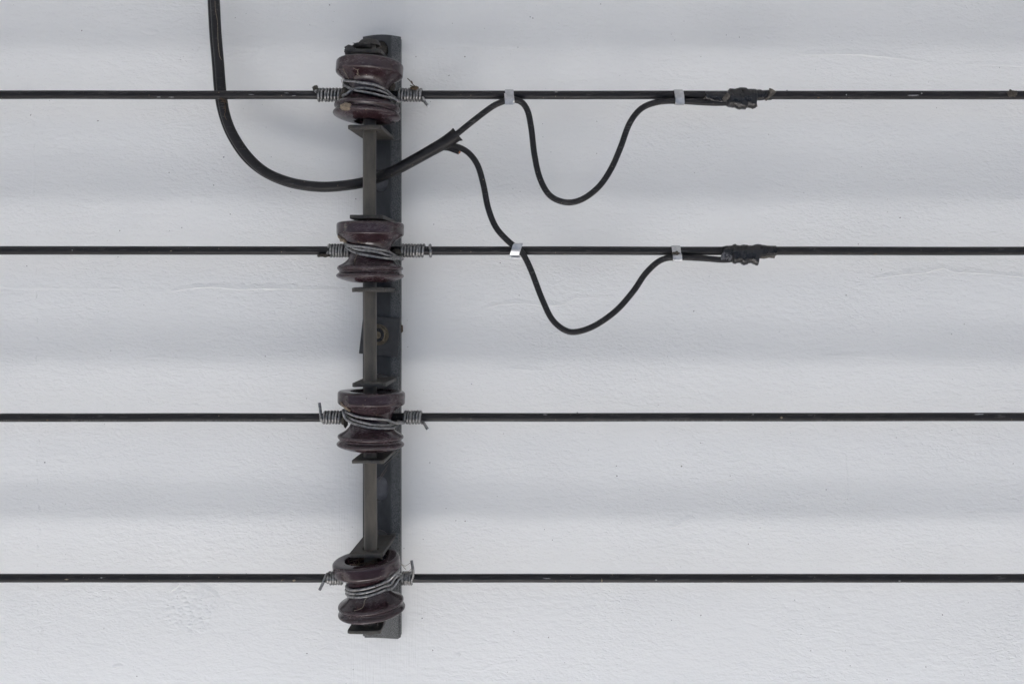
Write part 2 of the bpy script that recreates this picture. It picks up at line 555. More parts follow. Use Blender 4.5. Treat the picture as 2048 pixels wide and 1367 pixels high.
ridge([(-10, 572), (30, 578), (90, 579), (150, 580), (240, 579)], hgt=0.00035)
ridge([(340, 583), (380, 577), (430, 574), (470, 578), (540, 577), (600, 579), (690, 578)], hgt=0.0007)
ridge([(960, 620), (1000, 609), (1050, 607), (1090, 612), (1125, 609), (1150, 597), (1180, 596), (1230, 592)], w=0.0008, hgt=0.0006)
ridge([(1745, 557), (1800, 550), (1850, 545), (1885, 537), (1910, 544), (1960, 546), (2060, 556)], w=0.0008, hgt=0.0008)
ridge([(1600, 110), (1700, 109), (1780, 115), (1860, 126)], hgt=0.0006)
ridge([(1930, 129), (2000, 131), (2060, 133)], hgt=0.0005)
ridge([(290, 716), (330, 718), (370, 722)], hgt=0.0002)
ridge([(1650, 712), (1700, 714), (1790, 721), (1860, 733), (1960, 736)], hgt=0.00025)
ridge([(860, 98), (960, 94), (1080, 98)], hgt=0.0004)
ridge([(1335, 1058), (1355, 1050), (1372, 1040), (1390, 1037)], hgt=0.0006)
ridge([(340, 1184), (352, 1174), (357, 1166)], hgt=0.0011)
ridge([(386, 1166), (405, 1174), (432, 1193), (424, 1208)], hgt=0.0010)
ridge([(222, 1338), (235, 1333), (246, 1331)], hgt=0.0009)
ridge([(1690, 905), (1692, 940), (1694, 1000)], hgt=0.0003, w=0.0006)
ridge([(1560, 870), (1585, 858), (1610, 852), (1632, 858)], hgt=0.0004)
ridge([(60, 300), (66, 340), (62, 390)], hgt=0.0003)
ridge([(1015, 736), (1040, 738), (1055, 740), (1090, 741)], hgt=0.0005)
ridge([(1286, 298), (1296, 292), (1304, 297), (1306, 306)], hgt=0.0006)
ridge([(1230, 320), (1236, 300), (1252, 294)], hgt=0.0004)
ridge([(280, 60), (300, 68), (318, 66)], hgt=0.0004)
ridge([(905, 1322), (915, 1314), (921, 1306)], hgt=0.0007)
for k in range(26):       # the dotted upright seam on the left
    y0 = 250 + k * 42 + random.uniform(-8, 8)
    x0 = 66 + (y0 - 250) * 0.011 + random.uniform(-3, 3)
    ridge([(x0, y0), (x0 + random.uniform(-3, 3), y0 + 7), (x0 + random.uniform(-2, 2), y0 + 14)], hgt=0.0002, w=0.0004, rough=0.0009)


def crumbs(px0, py0, px1, py1, n, smin, smax):
    """Rough lumps of old plaster showing through the paint."""
    mb = MB()
    for _ in range(n):
        u, v = random.random(), random.random()
        if (u - .5) ** 2 + (v - .5) ** 2 > .25: continue
        c = P(px0 + (px1 - px0) * u, py0 + (py1 - py0) * v, 0.0)
        s = random.uniform(smin, smax)
        a0 = random.random() * 6
        ring = [c + Vector((cos(a0 + q * pi / 3) * s * 1.6, 0.0010, sin(a0 + q * pi / 3) * s)) * 1.0 for q in range(6)]
        top = c + Vector((0, 0.0002 - s * 0.26, 0))
        mb.add(ring + [top], [(q, (q + 1) % 6, 6) for q in range(6)])
    o = mb.build('rough_patch', M['wall'], wall)
    o['kind'] = 'stuff'

crumbs(332, 1165, 434, 1268, 170, 0.0016, 0.0044)
crumbs(1780, 25, 1860, 50, 14, 0.0010, 0.0018)
crumbs(1560, 850, 1760, 885, 24, 0.0010, 0.0018)
crumbs(350, 80, 400, 130, 10, 0.0010, 0.0016)

# ------------------------------------------------------------------ the insulator rack
rack = empty('insulator_rack', RACK, 'upright dark steel rack bolted to the wall with four brackets and a long rod', 'rack')
CH = 0.012          # front face of the channel above the wall
XL, XR = P(725.5, 0, CH).x, P(801.5, 0, CH).x
ZT, ZB = P(0, 69, CH).z, P(0, 1274, CH).z

def channel():
    sc_ = (DC - CH) / F
    outline = []
    w, hgt = XR - XL, ZT - ZB
    n = 8
    outline += [(XL, ZB + 0.002), (XL + 0.010, ZB), (XR - 0.004, ZB - 0.002), (XR, ZB + 0.0005)]
    outline += [(XR, ZT - 0.003)]
    outline += [(XR + (XL - XR) * k / n, ZT - 0.003 + 0.003 * sin(pi * k / n)) for k in range(1, n)]
    outline += [(XL, ZT - 0.003)]
    holes = []
    for (cx, cy, rx, ry) in ((762.5, 101, 14, 19), (762, 361, 14.5, 22.5), (762, 976.5, 14.5, 24.5), (764, 1218, 14.5, 22)):
        c = P(cx, cy, CH)
        holes.append(stadium(c.x, c.z, rx * sc_, ry * sc_))
    me = plate_with_holes([[(x - RACK.x, z - RACK.z) for x, z in lp] for lp in [outline] + holes], 0.004, 0.0006)
    me.transform(Matrix.Rotation(radians(90), 4, 'X'))
    me.transform(Matrix.Translation(Vector((0, -(CH - 0.002), 0))))
    smooth(me, 35)
    link('channel_face', me, M['channel'], rack)
    for (cx, cy, rx, ry) in ((762, 361, 15.5, 23.5), (762, 976.5, 15.5, 25.5), (764, 1218, 15.5, 23)):  # added grey domes; shade of the wall behind is put into their colour
        c = P(cx, cy, CH)
        V, Fc, n = [], [], 24
        for j, (f, dep) in enumerate(((1.0, 0.0046), (0.8, 0.0042), (0.5, 0.0038), (0.2, 0.0036))):
            V += [Vector((c.x + rx * sc_ * f * cos(2 * pi * k / n), -CH + dep - 0.0004 * sin(2 * pi * k / n), c.z + ry * sc_ * f * sin(2 * pi * k / n))) for k in range(n)]
        for j in range(3):
            Fc += [(j * n + k, j * n + (k + 1) % n, (j + 1) * n + (k + 1) % n, (j + 1) * n + k) for k in range(n)]
        Fc.append(tuple(range(3 * n, 4 * n)))
        mb = MB(); mb.add(V, Fc)
        mb.build('slot_shade_backing', M['slot_shade'], rack, RACK)
    for s, x in ((-1, XL), (1, XR)):
        mb = MB()
        xa, xb = (x + 0.0002, x + 0.004) if s < 0 else (x - 0.004, x - 0.0002)
        mb.box((xa, -(CH - 0.0045), ZB + 0.001), (xb, 0.002, ZT - 0.004))
        mb.build('channel_flange', M['channel'], rack, RACK, bevel=0.0004)
channel()

ROD_H = 0.099
FH = 0.125
# arms: front left px, front right px, front top y, front bottom y, back right px, back centre y
ARMS = [
    (697, 762, 97.5, 105.5, 787, 132), (695.5, 762, 249.5, 257.5, 787.5, 276),
    (698.5, 765, 429.5, 437.5, 790.5, 444), (703.5, 771, 574, 582.5, 791, 580),
    (704, 771, 765.5, 773.5, 794, 757), (703, 768, 920, 927, 795, 897),
    (697.5, 765.6, 1107, 1114.5, 792, 1070), (694.5, 761.5, 1260, 1267, 786, 1212)]


def rodx(py):      # the rod leans by a few pixels
    return 739.0 + (py - 250) * 2.2 / 850.0


def arm(spec, cl, bend=0.0):
    fl, fr, ft, fb, br, bc = spec
    a, b_ = P(fl, ft, FH), P(fr, ft, FH)
    th = (fb - ft) * (DC - FH) / F
    c = P(br, bc, 0.0125)
    w = (b_ - a).length
    width_px = w * F / (DC - 0.0125)
    d = P(br - width_px * 0.98, bc, 0.0125)
    zf, zb = a.z - th / 2, c.z
    # plate outline in its own plane: x sideways, y = distance from the wall
    hole_c = P(rodx(0.5 * (ft + bc)), 0, ROD_H)
    out = []
    r = 0.003
    out = [(d.x, 0.0125), (c.x, 0.0125), (b_.x, FH - r), (b_.x - r, FH), (a.x + r, FH), (a.x, FH - r)]
    hole = stadium(hole_c.x, ROD_H, 0.0102, 0.0102, 18)
    ox = RACK.x
    me = plate_with_holes([[(x - ox, y) for x, y in out], [(x - ox, y) for x, y in hole]], th, 0.0006)
    bm = bmesh.new(); bm.from_mesh(me)
    bmesh.ops.subdivide_edges(bm, edges=[e for e in bm.edges if e.calc_length() > 0.02], cuts=3)
    bm.to_mesh(me); bm.free()
    # tilt between back and front height and drop the y axis onto -y of the world
    sd_ = ft * 0.13
    for v in me.vertices:
        x, y, t = v.co
        k = (y - 0.0125) / (FH - 0.0125)
        rag = 0.0007 * noise.noise(Vector((x * 160, y * 160, sd_)))
        z = zb + (zf - zb) * k + t * (1.0 if t > 0 else 1.0) + bend * k * k * ((x + ox - a.x) / w - 0.5) ** 2 * -4 + rag
        xx = x + rag * 0.6
        v.co = (xx, -y + rag * (1 if y > 0.1 else 0), z - RACK.z)
    smooth(me, 35)
    return link('clevis_arm', me, M['clevis'], cl)


for i in range(4):
    up, lo = ARMS[2 * i], ARMS[2 * i + 1]
    zt = P(0, up[5], 0.0145).z + 0.003
    zb = P(0, lo[5], 0.0145).z - 0.003
    if i == 3: zb = ZB + 0.001
    mb = MB()
    xr = P(797.5, 0, 0.0145).x
    xl = P(729, 0, 0.0145).x
    mb.box((xl, -0.0165, zb), (xr, -(CH + 0.0002), zt))
    cl = mb.build('clevis', M['channel'], rack, RACK, bevel=0.0012)
    arm(up, cl, 0.0)
    arm(lo, cl, 0.0007 if i == 1 else 0.0)

# the long rod, its head and the lower end
def rod():
    pts = []
    for k in range(13):
        py = 90 + (1264 - 90) * k / 12
        z = P(0, py, ROD_H).z
        x = P(rodx(py), 0, ROD_H).x + 0.0002 * sin(k * 1.3)
        pts.append(Vector((x, -ROD_H, z)))
    tube('rod', pts, 0.0083, M['rod'], rack, RACK, seg=24)
    V = []
    c = pts[0]
    hp = [c + Vector((0, 0, -0.001)), c + Vector((0, 0, 0.002)), c + Vector((0, 0, 0.005)), c + Vector((0, 0, 0.0072))]
    tube('rod_head', hp, lambda t: 0.0135 * sqrt(max(0.02, 1 - (t * 0.98) ** 3)), M['clevis'], rack, RACK, seg=18, jitter=0.12)
rod()

# weld lumps where the upper arms meet the channel
for px, py in ((757, 1065), (758, 752), (760, 342)):
    if py == 342: continue
    c = P(px, py + 2, 0.017)
    mb = MB()
    V, Fc = tube_data([c + Vector((0.011 * (k / 5 - .5) * 2, 0.0, 0)) for k in range(6)],
                      lambda t: 0.0055 * sqrt(max(0.03, 1 - (2 * t - 1) ** 2)), 10, jitter=0.5)
    mb.add(V, Fc)
    mb.build('weld_bead', M['steel'], rack, RACK)

# mounting plate, washer, nut, bolt
def mount():
    q = [P(726, 632.5, 0.0165), P(800.5, 636, 0.0165), P(793, 713, 0.0165), P(717.6, 706.5, 0.0165)]
    V = [p for p in q] + [p + Vector((0, 0.0042, 0)) for p in q]
    mb = MB()
    mb.add(V, [(0, 1, 2, 3), (4, 5, 6, 7), (0, 1, 5, 4), (1, 2, 6, 5), (2, 3, 7, 6), (3, 0, 4, 7)])
    pl = mb.build('mounting_plate', M['steel'], rack, RACK, bevel=0.0007)
    c = P(756.5, 669, 0.0165)
    def disc(n, r, y0, y1, rot=0.0, r2=None):
        V = []
        for y, rr in ((y0, r), (y1 + 0.0006, r), (y1, (r2 or r) - 0.0006)):
            V += [Vector((c.x + rr * cos(rot + 2 * pi * k / n), y, c.z + rr * sin(rot + 2 * pi * k / n))) for k in range(n)]
        Fc = [tuple(range(n)), tuple(range(2 * n, 3 * n))]
        for j in range(2):
            Fc += [(j * n + k, j * n + (k + 1) % n, (j + 1) * n + (k + 1) % n, (j + 1) * n + k) for k in range(n)]
        return V, Fc
    for nm, n, r, y0, y1, rot, mt in (('washer', 30, 0.0142, -0.0165, -0.0185, 0, M['brass']), ('nut', 6, 0.0119, -0.0187, -0.0262, 0.30, M['brass']), ('nut_face', 28, 0.0092, -0.0263, -0.0266, 0, M['tape']),
                                      ('bolt', 20, 0.0050, -0.0267, -0.031, 0, M['brass'])):
        mb = MB(); mb.add(*disc(n, r, y0, y1, rot))
        o = mb.build(nm, mt, pl, RACK)
        for p in o.data.polygons: p.use_smooth = n > 10
        if n > 10: smooth(o.data, 30)
mount()

# ------------------------------------------------------------------ spool insulators
K = (DC - ROD_H) / F            # metres per photo pixel at the rod
PROFILE = [(15, 40), (28, 41), (36.5, 43), (40, 50), (41, 55), (44, 57.4), (60, 57.8), (65.2, 56.0), (66.9, 52.5), (67, 44), (66.9, 36), (65.8, 32.6), (62.5, 30),
           (57.5, 26.5), (51, 22), (45.5, 16.5), (41.8, 10), (40, 3), (39.5, -2), (40.2, -8), (43.5, -15), (50, -21.5), (57, -26), (62.8, -29.0), (65.2, -31.6),
           (65.4, -35), (63, -37.8), (61.2, -40.5), (63, -43.2), (66.2, -45.8), (67.2, -48.6), (65.6, -51.6), (60, -54.6), (50, -58), (38, -61), (26, -62), (20, -60), (15, -55)]


def spline_profile(pr, sub=3):
    pts = catmull([Vector((r, 0, z)) for r, z in pr], 2.2)
    return [(p.x, p.z) for p in pts]

PRF = spline_profile(PROFILE)
spool_me = None
def make_spool_mesh():
    n = 72
    V, Fc = [], []
    for (r, z) in PRF:
        for k in range(n):
            a = 2 * pi * k / n
            V.append((r * K * cos(a), r * K * sin(a), z * K))
    m_ = len(PRF)
    for j in range(m_ - 1):
        for k in range(n):
            Fc.append((j * n + k, j * n + (k + 1) % n, (j + 1) * n + (k + 1) % n, (j + 1) * n + k))
    for k in range(n):
        Fc.append(((m_ - 1) * n + k, (m_ - 1) * n + (k + 1) % n, (k + 1) % n, k))
    me = bpy.data.meshes.new('insulator')
    me.from_pydata(V, [], Fc)
    bm = bmesh.new(); bm.from_mesh(me)
    bmesh.ops.recalc_face_normals(bm, faces=bm.faces)
    bm.to_mesh(me); bm.free()
    for p in me.polygons: p.use_smooth = True
    return me
spool_me = make_spool_mesh()
spool_me.materials.append(M['glaze'])

INS = [  # px, py of the middle, lean in the picture plane (deg, clockwise), lean to the camera
    (736.5, 182.5, 3.2, -3.0, 'tilted brown spool insulator with a beige cocoon on its rim, topmost on the rack'),
    (740.5, 503.0, 0.3, 0.0, 'level brown spool insulator between a dark and a ragged plate, second from the top'),
    (742.0, 839.0, 1.2, 0.0, 'brown spool insulator right below the hexagon nut, tan dirt on its left shoulder'),
    (738.0, 1172.0, -6.0, 3.5, 'brown spool insulator with an open hollow top, leaning up rightwards, lowest on the rack')]
ins_m = []
proto = None
for i, (px, py, lean, fwd, lab) in enumerate(INS):
    if proto is None:
        o = bpy.data.objects.new('spool_insulator', spool_me)
        proto = o
    else:
        o = proto.copy()
    COL.objects.link(o)
    o.location = P(px, py, ROD_H)
    o.rotation_euler = (radians(fwd), radians(lean), radians(37 * i))
    tag(o, lab, 'insulator', 'brown spool insulators threaded on the rack rod')
    rot = Matrix.Rotation(radians(lean), 4, 'Y') @ Matrix.Rotation(radians(fwd), 4, 'X')
    o.rotation_euler = (rot @ Matrix.Rotation(radians(37 * i), 4, 'Z')).to_euler()
    ins_m.append(Matrix.Translation(P(px, py, ROD_H)) @ rot)


def prof_r(z):
    """outer radius of the spool at local height z (m)"""
    zz = z / K
    best = 66.8
    pts = PROFILE[12:34]
    if zz >= pts[0][1]: return pts[0][0] * K
    for (r0, z0), (r1, z1) in zip(pts, pts[1:]):
        if z0 >= zz >= z1:
            t = (z0 - zz) / max(1e-6, z0 - z1)
            return (r0 + (r1 - r0) * t) * K
    return pts[-1][0] * K


def push_out(i, pts, lift):
    inv = ins_m[i].inverted()
    out = []
    for p in pts:
        q = inv @ p
        # clear the surface over the whole thickness of the wire
        rr = max(prof_r(q.z + d) - abs(d) * 0.4 for d in (-lift, -lift * .5, 0, lift * .5, lift)) + lift
        r = sqrt(q.x ** 2 + q.y ** 2)
        if r < rr:
            q.x *= rr / r; q.y *= rr / r
        out.append(ins_m[i] @ q)
    return out


def on_spool(i, px, py, lift=0.0):
    """The point of the front of spool i that the photograph shows at px, py."""
    inv = ins_m[i].inverted()
    camp = Vector((0, -DC, EYE))
    tgt = P(px, py, 0.05)
    d = (tgt - camp).normalized()
    a, b = inv @ camp, inv.to_3x3() @ d
    best, bd = None, 1e9
    t = DC - 0.16
    while t < DC - 0.04:
        q = a + b * t * 1.02
        rr = prof_r(q.z) + lift
        e = sqrt(q.x ** 2 + q.y ** 2) - rr
        if e <= 0:
            return ins_m[i] @ q
        if e < bd:
            bd, best = e, q
        t += 0.0004
    return ins_m[i] @ best


# ------------------------------------------------------------------ line cables
WH, WR = 0.069, 0.0055
LINES = [
    (189.8, 190.5, 'topmost level black cable, behind the cocooned insulator and through the ragged tape joint'),
    (500.6, 501.8, 'second level black cable from the top, with the shiny rippled tape joint'),
    (834.6, 833.2, 'third level black cable from the top, faint print along its underside'),
    (1155.2, 1155.4, 'lowest level black cable, behind the leaning insulator')]


def line_y(i, px):
    a, b, _ = LINES[i]
    return a + (b - a) * px / 2048.0

line_objs = []
for i, (ya, yb, lab) in enumerate(LINES):
    pts = []
    for k in range(121):
        px = -700 + (2048 + 1400) * k / 120
        p = P(px, line_y(i, px), WH)
        p.z += 0.00035 * noise.noise(Vector((px * 0.004, i * 7, 0)))
        pts.append(p)
    o = tube('line_cable', pts, WR, cable_material('black_cable_sheath_line', -0.0040 if i == 2 else (-0.0046 if i == 3 else None)),
             None, P(1024, line_y(i, 1024), WH), seg=20)
    tag(o, lab, 'cable', 'level black cables held by the rack')
    line_objs.append(o)

# ------------------------------------------------------------------ tie wires
TW = 0.0019
STR = [
    [[(690, 162), (711.7, 163.4), (727, 166.3), (746.5, 169.6), (763, 176.7), (776, 185), (786, 193.5)],
     [(688, 170.5), (697, 174.7), (705.5, 178.5), (713.7, 181.3), (732, 185.5), (752.6, 190), (768, 194), (783, 198.2), (795, 202)],
     [(694, 189), (701.4, 182.5), (711.7, 177.6), (727, 176.4), (742.4, 178.4), (763, 183), (774, 189), (788, 198)]],
    [[(691, 487), (709.7, 491.4), (727, 493.2), (745.7, 496.8), (764.4, 501), (783, 507), (792, 512.5)],
     [(700, 491.5), (708, 496.5), (722, 499.8), (739.5, 501), (758, 505.8), (776.8, 512), (795, 514)],
     [(693.5, 493.4), (702, 500), (719.6, 507), (739.5, 512), (758, 515), (776.8, 517.6), (790, 518), (800, 516.5)]],
    [[(697, 824.5), (712, 831), (728, 834.6), (748.5, 836.8), (768.8, 840), (789, 844), (803, 845.4)],
     [(694.4, 829.8), (704, 836.8), (720, 842.4), (741.8, 848), (762, 850), (780, 849.5), (789, 846)],
     [(686.3, 821.7), (691.7, 833.9), (701, 842.5), (717.4, 849.2), (736.4, 853.8), (755.3, 856), (777, 856.4), (789, 852)]],
    [[(695.8, 1176), (704, 1179.3), (721, 1177.8), (741, 1172.8), (763, 1165), (780, 1155.5), (788, 1147.5)],
     [(693, 1181), (701, 1185.8), (717.6, 1186), (737.8, 1182), (763, 1172.8), (781.6, 1163), (791.7, 1151)],
     [(694, 1188), (704, 1193), (721, 1193.3), (740, 1189.2), (763, 1181), (785, 1171), (796.8, 1157.6)]]]
# left coil x range, turns, right coil x range, turns
COILS = [((633, 686, 8), (798, 846, 8)), ((658, 698, 7), (804, 849, 7.6)), ((643.5, 684, 6.6), (809, 845, 6)), ((653, 687, 6.5), (803, 824, 4.6))]
TLAB = [
    'pale tie wire round the topmost insulator, its left end clotted with a brown lump',
    'tie wire round the second insulator from the top, one loose turn apart on the right',
    'tie wire round the insulator under the nut, left end standing straight up',
    'tie wire round the lowest insulator, left end pointing down and right end up']


def helix(i, x0, x1, turns, seed, start_ang):
    pts = []
    n = int(turns * 22)
    for k in range(n + 1):
        t = k / n
        px = x0 + (x1 - x0) * t + 0.9 * noise.noise(Vector((t * turns * 0.9, seed, 0)))
        c = P(px, line_y(i, px), WH)
        a = start_ang + 2 * pi * turns * t
        r = WR + TW * 0.92 + 0.0005 * noise.noise(Vector((a * 0.35, seed, 3)))
        pts.append(c + Vector((0, -cos(a) * r, sin(a) * r)))
    return pts


def px_tail(lst):
    return [P(*q) for q in lst]

for i in range(4):
    org = P(INS[i][0], line_y(i, 740), WH)
    tw = empty('tie_wire', org, TLAB[i], 'tie wire', 'metal tie wires wound round the insulators')
    (l0, l1, ln), (r0, r1, rn) = COILS[i]
    yl = line_y(i, 700)
    L = helix(i, l0, l1, ln, i * 5 + 1, 0.5)
    R = helix(i, r0, r1, rn, i * 5 + 2, -0.7 if i != 3 else 2.6)
    if i == 0:
        L = catmull([P(626, 177, .073), P(629, 174.5, .074), P(632, 180, .076), P(632.5, 186, .0765)], 0.001)[:-1] + L
        R = R + catmull([R[-1], P(851, 206, .0755), P(856, 211.5, .078)], 0.002)[1:]
    if i == 1:
        L = catmull([P(636, 511.5, .074), P(645, 510.5, .0745), P(654, 511, .074), L[3]], 0.002)[:-1] + L[3:]
    if i == 2:
        L = catmull([P(638.5, 805, .079), P(640.5, 818, .079), P(641.5, 832, .0785), P(643.5, 841, .076), L[8]], 0.002)[:-1] + L[8:]
        R = R + catmull([R[-1], P(848, 846, .0765), P(852, 853, .079), P(855.5, 858, .08)], 0.002)[1:]
    if i == 3:
        L = catmull([P(639, 1179, .083), P(644.5, 1168, .0825), P(650, 1155, .080), P(655, 1146, .0765), L[18]], 0.002)[:-1] + L[18:]
        R = R + catmull([R[-1], P(826, 1152, .078), P(825.5, 1135, .080), P(823, 1120, .080)], 0.002)[1:]
    # bring the inner coil ends to the neck, behind the strands
    L = L + catmull([L[-1], P(l1 + 5, yl - 3, .072), P(l1 + 12, yl - 8, .078)], 0.002)[1:]
    tube('coil', L, TW, M['wire'], tw, org, seg=9, jitter=0.10)
    R = catmull([P(r0 - 14, yl + (8 if i != 3 else -4), .080), P(r0 - 5, yl + (9 if i != 3 else -3), .076), R[0]], 0.002)[:-1] + R
    tube('coil', R, TW, M['wire'], tw, org, seg=9, jitter=0.10)
    if i == 1:
        ring = helix(i, 860, 862, 1.0, 9, 0.2)
        tube('loose_turn', ring, TW, M['wire'], tw, org, seg=9)
    if i == 0 or i == 2:
        e = R[-1]; d = (R[-1] - R[-3]).normalized()
        tube('cut_end', [e + d * 0.0001, e + d * 0.0022], TW * 1.02, M['bare'], tw, org, seg=9)
    for s, st in enumerate(STR[i]):
        pts = [on_spool(i, x, y, TW * (1.0 + 0.15 * s)) for x, y in st]
        # keep neighbouring depths smooth
        for _ in range(2):
            pts = [pts[0]] + [Vector((p.x, 0.25 * a.y + 0.5 * p.y + 0.25 * b.y, p.z)) for a, p, b in zip(pts, pts[1:], pts[2:])] + [pts[-1]]
        a, b = pts[0], pts[-1]
        start = [a + Vector((0.006, 0.030, 0.001)), a + Vector((-0.0010, 0.012, 0.0))]
        end = [b + Vector((0.0022, 0.010, -0.0003)), b + Vector((-0.004, 0.030, -0.001))]
        if s == 1: end = [b + Vector((0.0025, 0.004, 0)), P(r0 - 1, yl + (9 if i != 3 else -6), .077), P(r0 + 3, yl + 6, .072)]
        path = push_out(i, catmull(start + pts + end, 0.0015), TW * 0.97)
        path = [path[0]] + [(a + 2 * p + b) / 4 for a, p, b in zip(path, path[1:], path[2:])] + [path[-1]]
        tube('neck_wrap', path, TW, M['wire'], tw, org, seg=10, jitter=0.08)

# ------------------------------------------------------------------ feed cable with its two branches
feed_o = P(428, -60, 0.05)
feed = empty('feed_cable', P(443, 190, 0.05), 'black twin cable looping down behind the rod and splitting into two thin branches', 'cable')
FO = P(443, 190, 0.05)
main = [(420, -220, .04), (425, -110, .045), (429, -20, .050), (433, 60, .052), (438, 120, .053), (444, 190, .053), (453, 237, .053), (470, 276, .053), (497, 314, .053), (530, 343, .053),
        (570, 361, .054), (610, 370, .055), (650, 373, .056), (690, 370, .057), (726, 364, .058), (762, 352, .060), (800, 335, .062), (850, 308, .065), (885, 289, .067), (908, 273, .068)]
mp = catmull([P(*q) for q in main], 0.004)
tube('sheath', mp, lambda t: 0.0062 + 0.0006 * max(0, t - 0.8) * 5, M['cable'], feed, FO, seg=18)
side = []
for k, q in enumerate(main[:-1]):
    a = Vector(main[max(k - 1, 0)][:2]); b = Vector(main[min(k + 1, len(main) - 1)][:2])
    d = (b - a).normalized()
    n_ = Vector((-d.y, d.x))            # to the outside of the bend
    off = 7.0 if k < 6 else (5.5 if k < 9 else 3.6)
    side.append((q[0] + n_.x * off, q[1] + n_.y * off, q[2] - 0.0045))
side.append((896, 293, .064))
side = [P(*q) for q in side]
tube('second_core', catmull(side, 0.004), 0.0050, M['cable'], feed, FO, seg=14)
# outer sleeve near the split, open end
sl = catmull([P(806, 331.5, .0625), P(850, 307.5, .0655), P(885, 288, .0675), P(905, 275, .069), P(915, 267.5, .0695)], 0.003)
V, Fc = tube_data(sl, lambda t: 0.0068 + 0.0022 * t ** 2, 18, cap=False)
n_ = len(sl)
# inner skin so the open end shows a rim
V2, F2 = tube_data(sl[n_ // 2:], lambda t: 0.0076 + 0.0003 * t, 18, cap=False)
mb = MB(); mb.add(V, Fc); b0 = len(mb.V); mb.add(V2, F2)
e1 = (n_ - 1) * 18; e2 = b0 + (len(sl[n_ // 2:]) - 1) * 18
mb.F += [(e1 + k, e1 + (k + 1) % 18, e2 + (k + 1) % 18, e2 + k) for k in range(18)]
for k in range(18):      # ragged cut
    j = 0.0022 * noise.noise(Vector((k * 0.9, 2, 5)))
    mb.V[e1 + k] += Vector((j, 0, -j)); mb.V[e2 + k] += Vector((j, 0, -j))
mb.build('sleeve', M['cable'], feed, FO)

BR = 0.0039
b1 = [(900, 278, .069), (915, 267, .070), (950, 239, .072), (985, 213, .075), (1008, 202.5, .0785), (1019, 200, .0790), (1031, 200, .0785), (1045, 206, .077), (1056, 224, .074), (1063, 260, .072), (1069, 310, .072), (1080, 357, .072),
      (1100, 391, .072), (1131, 404.5, .072), (1163, 399, .072), (1197, 374, .072), (1222, 338, .072), (1241, 295, .072), (1259, 247, .073), (1283, 217, .074), (1317, 204, .0745), (1356, 202, .0745),
      (1400, 204.5, .0735), (1432, 206, .073), (1470, 205, .072)]
tube('branch_wire', catmull([P(*q) for q in b1], 0.004), BR, M['cable'], feed, FO, seg=14)
b2 = [(880, 297, .064), (896, 292, .065), (913, 293, .067), (936, 305, .069), (955, 330, .071), (967, 370, .073), (976, 415, .075), (991, 453, .077), (1013, 479, .0785), (1032, 495, .0790), (1046, 508, .0785),
      (1062, 540, .075), (1083, 595, .073), (1104, 638, .072), (1130, 660, .072), (1155, 663, .072), (1191, 650, .072), (1232, 621, .072), (1266, 583, .072), (1291, 547, .072), (1320, 521, .073), (1351, 514.5, .0745),
      (1400, 516, .073), (1448, 519.5, .072), (1470, 517, .072)]
tube('branch_wire', catmull([P(*q) for q in b2], 0.004), BR, M['cable'], feed, FO, seg=14)
st = catmull([P(884, 295, .062), P(898, 296.5, .064), P(908, 300, .066), P(918.5, 304, .067)], 0.003)
tube('cut_stub', st, 0.0036, M['cable'], feed, FO, seg=12, squash=(0.7, 1.0))
tube('stub_end', [st[-1], st[-1] + Vector((0.0010, -0.0002, -0.0007))], 0.0018, M['rust'], feed, FO, seg=8, jitter=0.4)

